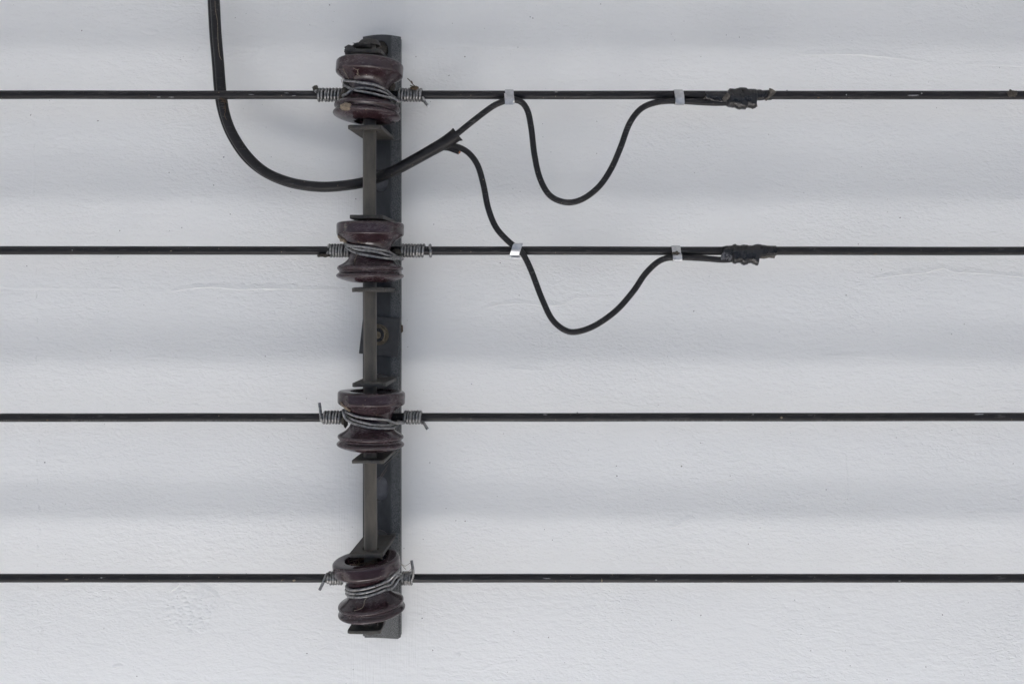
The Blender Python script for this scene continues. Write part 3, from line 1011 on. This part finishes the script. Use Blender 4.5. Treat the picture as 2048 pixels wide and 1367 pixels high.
# ------------------------------------------------------------------ metal straps
def strap(px, py, wpx, bxy, lean, lab, fold=False, low=None):
    """A strip bent round the line cable and the branch below or in front of it."""
    c = P(px, py, WH)
    bc = P(*bxy)
    w = wpx * (DC - 0.08) / F / 2
    # convex outline round both circles, in (y, z)
    circ = []
    R1, R2 = WR + 0.0009, BR + 0.0009
    for (cy, cz, r) in ((c.y, c.z, R1), (bc.y, bc.z, R2)):
        for k in range(28):
            a = 2 * pi * k / 28
            circ.append((cy + r * cos(a), cz + r * sin(a)))
    pts = sorted(set(circ))
    def half(seq):
        hl = []
        for p in seq:
            while len(hl) >= 2 and (hl[-1][0] - hl[-2][0]) * (p[1] - hl[-2][1]) - (hl[-1][1] - hl[-2][1]) * (p[0] - hl[-2][0]) <= 0:
                hl.pop()
            hl.append(p)
        return hl
    hull = half(pts)[:-1] + half(pts[::-1])[:-1]
    cy = sum(p[0] for p in hull) / len(hull); cz = sum(p[1] for p in hull) / len(hull)
    root = empty('cable_strap', Vector((c.x, c.y, c.z)), lab, 'strap', 'bright metal straps tying the branches to the cables')
    mb = MB()
    th = 0.0007
    n = len(hull)
    V, Fc = [], []
    for (y, z) in hull:
        j = 0.00035 * noise.noise(Vector((y * 300, z * 300, px)))
        dx = (z - cz) * lean
        oy, oz = (y - cy), (z - cz)
        l = sqrt(oy * oy + oz * oz)
        ry, rz = oy / l, oz / l
        for (s, t) in ((-1, 0), (1, 0), (1, th), (-1, th)):
            V.append(Vector((c.x + dx + s * w, y + ry * (t + j), z + rz * (t + j))))
    for k in range(n):
        k2 = (k + 1) % n
        for q in range(4):
            Fc.append((k * 4 + q, k * 4 + (q + 1) % 4, k2 * 4 + (q + 1) % 4, k2 * 4 + q))
    mb.add(V, Fc)
    mb.build('band', M['strap'], root, Vector(c))
    # the loose end laid over the front
    (y0, z0), (y1, z1) = low
    fp = [Vector((c.x + (z - cz) * lean + fold, y, z)) for y, z in
          [(y0 + (y1 - y0) * t - .0030 * sin(pi * (t * 0.8 + 0.1)) + 0.0009, z0 + (z1 - z0) * t) for t in (0, .12, .26, .42, .58, .74, .88, 1)]]
    V, Fc = [], []
    for p in fp:
        j = 0.0003 * noise.noise(p * 200)
        for (s, t) in ((-1, 0), (1, 0), (1, -th), (-1, -th)):
            V.append(p + Vector((s * w * 0.96 + j, t, 0)))
    for k in range(len(fp) - 1):
        for q in range(4):
            Fc.append((k * 4 + q, k * 4 + (q + 1) % 4, (k + 1) * 4 + (q + 1) % 4, (k + 1) * 4 + q))
    Fc += [(0, 1, 2, 3), tuple(len(V) - 4 + q for q in range(4))]
    mb = MB(); mb.add(V, Fc)
    mb.build('loose_end', M['strap'], root, Vector(c))
    return root

def YZ(py, h):
    p = P(0, py, h)
    return (-h, p.z)

strap(1019.5, 190.5, 17, (1019, 200, .0790), -0.08, 'stubby metal strap on the topmost cable, above the start of the upper wire loop', -0.0016,
      (YZ(187, .0805), YZ(209.5, .0838)))
strap(1356.5, 190.5, 17.5, (1356, 202, .0745), -0.05, 'metal strap on the topmost cable, just left of the ragged tape joint', 0.0004,
      (YZ(181.5, .0762), YZ(208, .0800)))
strap(1032.5, 501, 19, (1032, 495, .0790), 0.34, 'slanted metal strap where the lower branch crosses the second cable', 0.0002,
      (YZ(486, .0842), YZ(510, .0815)))
cf = strap(1351.5, 501.5, 17.5, (1351.5, 514.5, .0745), -0.05, 'dirty metal strap on the second cable, just left of the rippled tape joint', 0.0006,
      (YZ(507, .0782), YZ(522, .0800)))
# folded lip under the slanted strap
lip = bpy.data.objects['cable_strap.002']
tube('folded_lip', [P(1022.5, 514.5, .074), P(1040, 515, .074)], 0.0016, M['strap'], lip, Vector(lip.location), seg=8, squash=(0.5, 1.0))

# ------------------------------------------------------------------ taped joints
def taped(name, stations, mat, parent, org, hc, seed, nseg=26, amp=0.0006, depth=None):
    """A lumpy wrapping given by its top and bottom edge (photo px) at stations along the cable."""
    xs = [s[0] for s in stations]
    V, Fc = [], []
    rows = []
    x = xs[0]
    while x <= xs[-1] + 1e-6:
        for (a, ta, ba), (b, tb, bb) in zip(stations, stations[1:]):
            if a <= x <= b:
                k = (x - a) / (b - a) if b > a else 0
                k = k * k * (3 - 2 * k)
                rows.append((x, ta + (tb - ta) * k, ba + (bb - ba) * k))
                break
        x += 1.0
    for (px, t, b) in rows:
        top, bot = P(px, t, hc), P(px, b, hc)
        cz = (top.z + bot.z) / 2; a = (top.z - bot.z) / 2
        bb = depth if depth else max(0.0062, min(0.0092, a * 0.75))
        for k in range(nseg):
            an = 2 * pi * k / nseg
            # squarish-round section
            c_, s_ = cos(an), sin(an)
            e = 0.82
            yy = math.copysign(abs(c_) ** e, c_) * bb
            zz = math.copysign(abs(s_) ** e, s_) * a
            q = Vector((px * 0.11, c_ * 1.4 + seed, s_ * 1.4))
            f = 1 + (amp / 0.009) * (noise.noise(q) * 1.0 + 0.7 * noise.noise(q * 2.7) + 0.5 * noise.noise(q * 6.1))
            if abs(s_) > 0.9: f = 1 + (f - 1) * 0.5
            V.append(Vector((top.x, -hc + yy * f, cz + zz * f)))
    n = len(rows)
    for i in range(n - 1):
        for k in range(nseg):
            Fc.append((i * nseg + k, i * nseg + (k + 1) % nseg, (i + 1) * nseg + (k + 1) % nseg, (i + 1) * nseg + k))
    Fc += [tuple(range(nseg)), tuple(range((n - 1) * nseg, n * nseg))]
    me = mesh(name, V, Fc, org)
    smooth(me, 60)
    return link(name, me, mat, parent)


def flap(name, pts, mat, parent, org, th=0.0006, curl=0.0):
    """A small loose scrap: a bent polygon with thickness."""
    c = sum((p for p in pts), Vector()) / len(pts)
    c = c + Vector((0, -curl, 0))
    n = len(pts)
    V = list(pts) + [c] + [p + Vector((0, th, 0)) for p in pts] + [c + Vector((0, th, 0))]
    Fc = []
    for k in range(n):
        k2 = (k + 1) % n
        Fc += [(k, k2, n), (n + 1 + k2, n + 1 + k, 2 * n + 1), (k, k2, n + 1 + k2, n + 1 + k)]
    me = mesh(name, V, Fc, org)
    return link(name, me, mat, parent)

j1o = P(1485, 196, .071)
j1 = empty('tape_joint', j1o, 'ragged black tape joint with frayed grey ends on the topmost cable', 'tape joint')
taped('tape_end', [(1410, 183.5, 200), (1414, 182.8, 202), (1432, 182.6, 208), (1450, 182.4, 209.3), (1462, 182, 210)], M['tape'], j1, j1o, .0715, 1.0, amp=0.0003)
taped('tape_wrap', [(1452.5, 184, 212), (1455, 181.5, 213.5), (1458.5, 177.6, 214.8), (1469, 177.8, 215.5), (1474, 177, 218), (1478, 176, 219), (1491, 175.6, 219), (1494.5, 178, 216), (1502, 178, 216), (1506, 177.6, 217.6), (1510.5, 178.4, 216.5), (1511.5, 179, 212)],
      M['tape'], j1, j1o, .0725, 2.0, amp=0.0008)
taped('tape_end', [(1509, 178.6, 203), (1514, 179.2, 201.4), (1519, 179, 201), (1524, 180.8, 200.6), (1530, 180.5, 199.8), (1543, 180, 200.2)], M['tape'], j1, j1o, .070, 3.0, amp=0.0006)
flap('tape_flap', [P(1538.5, 176, .076), P(1545, 178, .079), P(1553, 183.5, .078), P(1549, 188.5, .0785), P(1541, 195, .078), P(1532, 202.5, .0765), P(1529.5, 198.5, .077), P(1536, 193, .0775), P(1538.5, 185, .078)], M['flap'], j1, j1o, curl=-0.001)
flap('tape_flap', [P(1454, 186, .079), P(1461, 189, .081), P(1459, 197, .082), P(1449, 204, .080), P(1445, 198, .080), P(1448, 191, .080)], M['flap'], j1, j1o, curl=0.0016)
flap('tape_flap', [P(1412, 192, .0755), P(1431, 192.5, .0765), P(1430, 196.5, .0765), P(1409, 196.5, .0755), P(1405, 199, .076)], M['flap'], j1, j1o, curl=0.0003)
flap('tape_flap', [P(1510, 203, .076), P(1513.5, 205, .077), P(1515, 213.5, .075), P(1509, 215, .075), P(1506, 218.5, .073), P(1500, 216, .074)], M['flap'], j1, j1o, curl=0.0004)

j2o = P(1492, 509, .071)
j2 = empty('tape_joint', j2o, 'rippled glossy black tape joint with a squared sleeve on the second cable', 'tape joint')
taped('tape_end', [(1446, 492.3, 515), (1452, 491, 519), (1460, 490.8, 521.5), (1468, 490.5, 522)], M['tape'], j2, j2o, .0712, 4.0, amp=0.0004, depth=0.0068)
taped('tape_wrap', [(1464, 490.5, 524), (1466, 488.6, 526.6), (1469.5, 487.6, 527.8), (1474, 490, 526), (1480, 490.2, 526), (1484, 489.4, 529), (1488, 489, 530.4), (1493, 489.2, 529.4), (1497, 491, 526.8), (1503, 490.8, 526.4), (1507, 489.6, 529), (1512, 488.3, 530.8), (1515.5, 487.6, 530.8), (1516.5, 488.4, 521)],
      M['tape'], j2, j2o, .0725, 5.0, amp=0.0007)
taped('tape_end', [(1514, 488, 519), (1519, 488, 517.5), (1526, 489.5, 514.5), (1536, 491, 512.4), (1551, 491.2, 511.6), (1552.5, 492, 511)], M['tape'], j2, j2o, .0695, 6.0, amp=0.0003)
flap('tape_flap', [P(1522, 513, .0755), P(1551, 511, .0755), P(1549, 516.5, .075), P(1538, 515.5, .0755), P(1528, 517.5, .0755), P(1522.5, 517, .0755)], M['flap'], j2, j2o, curl=0.0006)
flap('shiny_scrap', [P(1446, 504, .0775), P(1451, 504, .0785), P(1450, 519, .0785), P(1442.5, 519.5, .077), P(1441.5, 513, .077)], M['silver'], j2, j2o, curl=0.0009)
flap('shiny_scrap', [P(1453, 505, .078), P(1459, 506, .079), P(1458, 514, .0795), P(1453, 520, .0785), P(1450.5, 517, .078)], M['silver'], j2, j2o, curl=0.0012)
flap('shiny_scrap', [P(1460, 509, .079), P(1465, 512, .080), P(1461, 521, .0795), P(1456, 522.5, .078)], M['silver'], j2, j2o, curl=0.0010)

# ------------------------------------------------------------------ dirt: cocoons, fluff, cobwebs, dry bits
def blob(name, c, rx, ry, rz, mat, label, cat, amp=0.35, freq=2.2, parent=None, seed=0.0, sub=3):
    bm = bmesh.new()
    bmesh.ops.create_icosphere(bm, subdivisions=sub, radius=1.0)
    for v in bm.verts:
        q = v.co * freq + Vector((seed, seed * 2, 0))
        f = 1 + amp * noise.noise(q) + amp * 0.6 * noise.noise(q * 2.6)
        v.co = Vector((v.co.x * rx * f, v.co.y * ry * f, v.co.z * rz * f))
    me = bpy.data.meshes.new(name)
    bm.to_mesh(me); bm.free()
    for p in me.polygons: p.use_smooth = True
    o = link(name, me, mat, parent, c)
    if label: tag(o, label, cat)
    return o


def threads(name, lines, r, mat, label, cat):
    mb = MB()
    org = Vector(lines[0][0])
    for ln in lines:
        V, Fc = tube_data(catmull(ln, 0.0015), r, 5, jitter=0.6)
        mb.add(V, Fc)
    o = mb.build(name, mat, None, org)
    return tag(o, label, cat)


def S(i, pts, lift=0.0004):
    return [on_spool(i, x, y, lift) for x, y in pts]

blob('cocoon', on_spool(0, 693, 213.5, 0.0002), 0.0078, 0.0030, 0.0047, M['cocoon'], 'beige crusty cocoon stuck on the lower rim of the topmost insulator', 'cocoon', 0.22, 2.0)
blob('cocoon', on_spool(1, 684, 477, 0.0006), 0.0058, 0.0028, 0.0030, M['cocoon'], 'tan crust under the left shoulder of the second insulator', 'cocoon', 0.5, 2.4, seed=3).rotation_euler = (0, radians(38), 0)
blob('cocoon', on_spool(2, 690, 813, 0.0004), 0.0078, 0.0022, 0.0018, M['cocoon'], 'thin tan crust on the left shoulder of the insulator under the nut', 'cocoon', 0.5, 2.4, seed=5).rotation_euler = (0, radians(42), 0)
blob('dirt_lump', P(631, 177, .0755), 0.0032, 0.0028, 0.0038, M['dust'], 'brown dirt lump on the left tip of the topmost tie wire', 'dirt', 0.5, 2.0, seed=8)
blob('dirt_lump', P(647, 511, .0755), 0.0080, 0.0022, 0.0019, M['dust'], 'dirty clot along the left end of the second tie wire', 'dirt', 0.5, 2.0, seed=9)
blob('dust_fluff', P(697, 184, .106), 0.0080, 0.0060, 0.0068, M['dust'], 'grey fluff caught left of the topmost insulator neck', 'dust', 0.55, 1.8, seed=11)
blob('dust_fluff', P(689, 192, .100), 0.0052, 0.0050, 0.0075, M['dust'], 'grey fluff hanging under the strands left of the topmost neck', 'dust', 0.55, 1.8, seed=12)
blob('dust_fluff', P(783, 170, .085), 0.0048, 0.0050, 0.0075, M['dust'], 'brown fluff in the hollow right of the topmost insulator neck', 'dust', 0.55, 1.8, seed=13)
blob('dust_fluff', P(792, 505, .082), 0.0060, 0.0040, 0.0050, M['dust'], 'dark fluff right of the second insulator neck', 'dust', 0.55, 1.8, seed=14)
blob('dust_fluff', P(690, 840, .088), 0.0035, 0.0030, 0.0080, M['dust'], 'fluff left of the neck of the insulator under the nut', 'dust', 0.55, 1.8, seed=15)
blob('dust_fluff', P(702, 1158, .085), 0.0040, 0.0030, 0.0085, M['dust'], 'fluff left of the lowest insulator neck', 'dust', 0.55, 1.8, seed=16)
blob('dust_fluff', P(763, 99, .008), 0.0085, 0.0035, 0.0115, M['dust'], 'brown nest fluff packed in the top slot of the rack', 'dust', 0.5, 2.4, seed=17)
blob('dust_fluff', P(700, 101, .118), 0.0070, 0.0080, 0.0058, M['steel'], 'dark web clot on the left end of the topmost bracket plate', 'dust', 0.45, 2.0, seed=18)
blob('dirt_lump', P(724, 91.5, .112), 0.0120, 0.0090, 0.0036, M['clevis'], 'dark dirt heaped on the topmost bracket plate beside the rod head', 'dirt', 0.55, 2.2, seed=19)
blob('dirt_lump', P(1352, 506.5, .0795), 0.0045, 0.0016, 0.0022, M['dust'], 'dirt clot in the middle of the dirty strap by the rippled joint', 'dirt', 0.7, 2.4, seed=21)
blob('dirt_lump', P(2024, 187, .0750), 0.0060, 0.0022, 0.0042, M['dust'], 'grey brown lump near the right end of the topmost cable', 'dirt', 0.5, 2.0, seed=22)
blob('dirt_lump', P(803, 657, .006), 0.0020, 0.0030, 0.0055, M['straw'], 'brown crumbs between the rack edge and the wall beside the nut', 'dirt', 0.6, 2.0, seed=23)

threads('cobweb', [S(0, [(676, 126), (679, 131), (688, 136), (687, 140), (693, 150), (697, 158)]), S(0, [(694, 118), (693, 128), (686, 134)]),
                   S(0, [(706, 136), (716, 140), (719, 133), (718, 131)]), S(0, [(712, 146), (716, 150), (720, 152)]), S(0, [(715, 140), (716, 147), (714, 149)]),
                   S(0, [(684, 139), (696, 133), (712, 131.5)])], 0.00035, M['silk'],
        'tan cobweb threads over the upper rim of the topmost insulator', 'cobweb')
threads('cobweb', [S(1, [(716, 507), (713, 512), (710, 520), (709, 528)])], 0.0004, M['silk'],
        'thin pale thread down the lower flare of the second insulator', 'cobweb')
threads('cobweb', [S(3, [(741, 1189), (733, 1195), (729, 1200), (728, 1208), (724, 1215), (714, 1219), (708, 1220)]), S(3, [(733, 1195), (731, 1197), (729, 1200)], 0.0012)], 0.0006, M['silk'],
        'tan strand running down the dark flare of the lowest insulator', 'cobweb')
threads('cobweb', [[P(682, 158, .10), P(684, 165, .10), P(688, 172, .10)], [P(684, 156, .10), P(687, 163, .10), P(689, 170, .10)], [P(686, 162, .10), P(690, 166, .10), P(687, 175, .10)],
                   ], 0.0003, M['silk'], 'fine web threads left of the topmost insulator neck', 'cobweb')
threads('cobweb', [[P(803, 1127, .09), P(810, 1131, .088), P(820, 1125, .08)], [P(803, 1127, .09), P(808, 1134, .088), P(812, 1138, .085)], [P(806, 1145, .08), P(817, 1142, .08), P(824, 1135, .08)]], 0.0003, M['silk'],
        'fine web threads from the lowest insulator to the upright wire end', 'cobweb')
threads('cobweb', [[P(774, 938, .03), P(766, 950, .04), P(758, 962, .06)], [P(800, 900, .02), P(785, 915, .05), P(768, 930, .09)], [P(775, 930, .03), P(760, 953, .05)]], 0.0002, M['silk'],
        'long fine web threads below the bracket plate of the third insulator', 'cobweb')
threads('cobweb', [[P(430, 2, .060), P(431, 20, .0605), P(435, 45, .061), P(436, 80, .0612), P(439, 110, .0612), P(443, 120, .060)]], 0.00025, M['silk'],
        'long pale thread down the upright part of the feed cable', 'cobweb')
threads('dry_grass', [[P(438, 199, .0745), P(442, 196, .0755), P(447, 199, .075), P(452, 203, .0735)], [P(440, 197, .0755), P(446, 201, .0755), P(449, 207, .070), P(452, 216, .066)],
                      [P(441, 204, .068), P(447, 203, .068), P(455, 206, .068)], [P(449, 212, .065), P(451, 222, .065), P(449, 230, .064), P(453, 240, .063)], [P(446, 216, .065), P(452, 218, .065), P(449, 222, .065)]],
        0.0004, M['straw'], 'brown grass tuft where the feed cable passes behind the topmost cable', 'dry grass')
threads('dry_grass', [[P(815, 157, .075), P(821, 163, .0765), P(826, 169, .0765), P(832, 174, .077), P(836, 177, .0775)], [P(820, 171, .077), P(826, 172.5, .077), P(832, 175, .077)],
                      [P(822, 176, .077), P(823, 173, .077)], [P(828, 176, .077), P(834, 172.5, .077)], [P(823, 162, .0765), P(825, 166.5, .0765)]], 0.0006, M['straw'],
        'brown dry stalk poking up from the right coil of the topmost tie wire', 'dry grass')
blob('dirt_lump', P(829, 176, .077), 0.0052, 0.0026, 0.0020, M['straw'], 'brown bits matted on top of the right coil of the topmost tie wire', 'dirt', 0.6, 2.2, seed=31)
# dark matted grass inside the hollow top of the lowest insulator
lines = []
rnd = random.Random(4)
for k in range(46):
    a, r = rnd.random() * 6.28, rnd.uniform(0.008, 0.022)
    p = ins_m[3] @ Vector((cos(a) * r, sin(a) * r, 45 * K + rnd.random() * 0.003))
    a2 = a + rnd.uniform(-1.4, 1.4); r2 = rnd.uniform(0.010, 0.0235)
    q = ins_m[3] @ Vector((cos(a2) * r2, sin(a2) * r2, 47 * K + rnd.random() * 0.006))
    lines.append([p, (p + q) / 2 + Vector((0, 0, rnd.random() * 0.002)), q])
threads('matted_grass', lines, 0.0004, M['straw'], 'dark matted grass inside the hollow top of the lowest insulator', 'dry grass')

# paint splashes and crumbs stuck to the level cables
M['splash'] = worn('dried_paint_splash', (0.16, 0.16, 0.165), (0.34, 0.34, 0.35), (0.6, 0.8), 0.0, 300)
for i, px, dy, w, h, mt in ((0, 320, 5.5, 4, .9, 'splash'), (0, 345, 5.8, 6, .7, 'splash'), (0, 1690, 1, 1.2, 1.2, 'splash'), (0, 1822, 2, 11, 1.0, 'splash'),
                            (0, 1840, -2, 1.6, 1, 'splash'), (0, 1112, -4.5, 3.2, .8, 'splash'), (0, 1635, 6, 2.4, 2, 'straw'), (0, 590, 3, 4, .6, 'splash'),
                            (0, 575, -2, 5, .5, 'splash'), (0, 505, 1, 6, .5, 'splash'), (1, 148, 0, 1, .9, 'splash'), (1, 345, 1, 2.2, .9, 'cocoon'), (1, 1749, 7, 3.5, 1.6, 'straw'),
                            (2, 1955, -6, 9, 1.4, 'splash'), (2, 1561, 0, 2.4, 2.2, 'cocoon'), (2, 98, 4, 2.6, 1.6, 'straw'), (2, 1090, -6, 4, .9, 'splash'), (2, 1505, -6, 1.4, .9, 'splash'),
                            (3, 137, 0, 4, 1.0, 'cocoon'), (3, 206, -3, 2, .9, 'splash'), (3, 1203, 2, 1.2, 4.2, 'cocoon'), (3, 1311, 1, 2.2, .9, 'splash'), (3, 590, 2, 3, 2, 'cocoon'),
                            (3, 1093, -2, 8, .6, 'splash'), (3, 1796, 3, 3.2, .8, 'splash'), (3, 567, 1, 1.8, 1.4, 'straw')):
    o = line_objs[i]
    c = P(px, line_y(i, px) + dy, WH)
    dz = c.z - P(px, line_y(i, px), WH).z
    c.y = -WH - sqrt(max(0.0, WR ** 2 - dz ** 2))
    k = (DC - WH) / F
    blob('stuck_speck', c - o.location, w * k, 0.0006, h * k, M[mt], None, None, 0.6, 2.0, parent=o, seed=px * 0.1, sub=2)
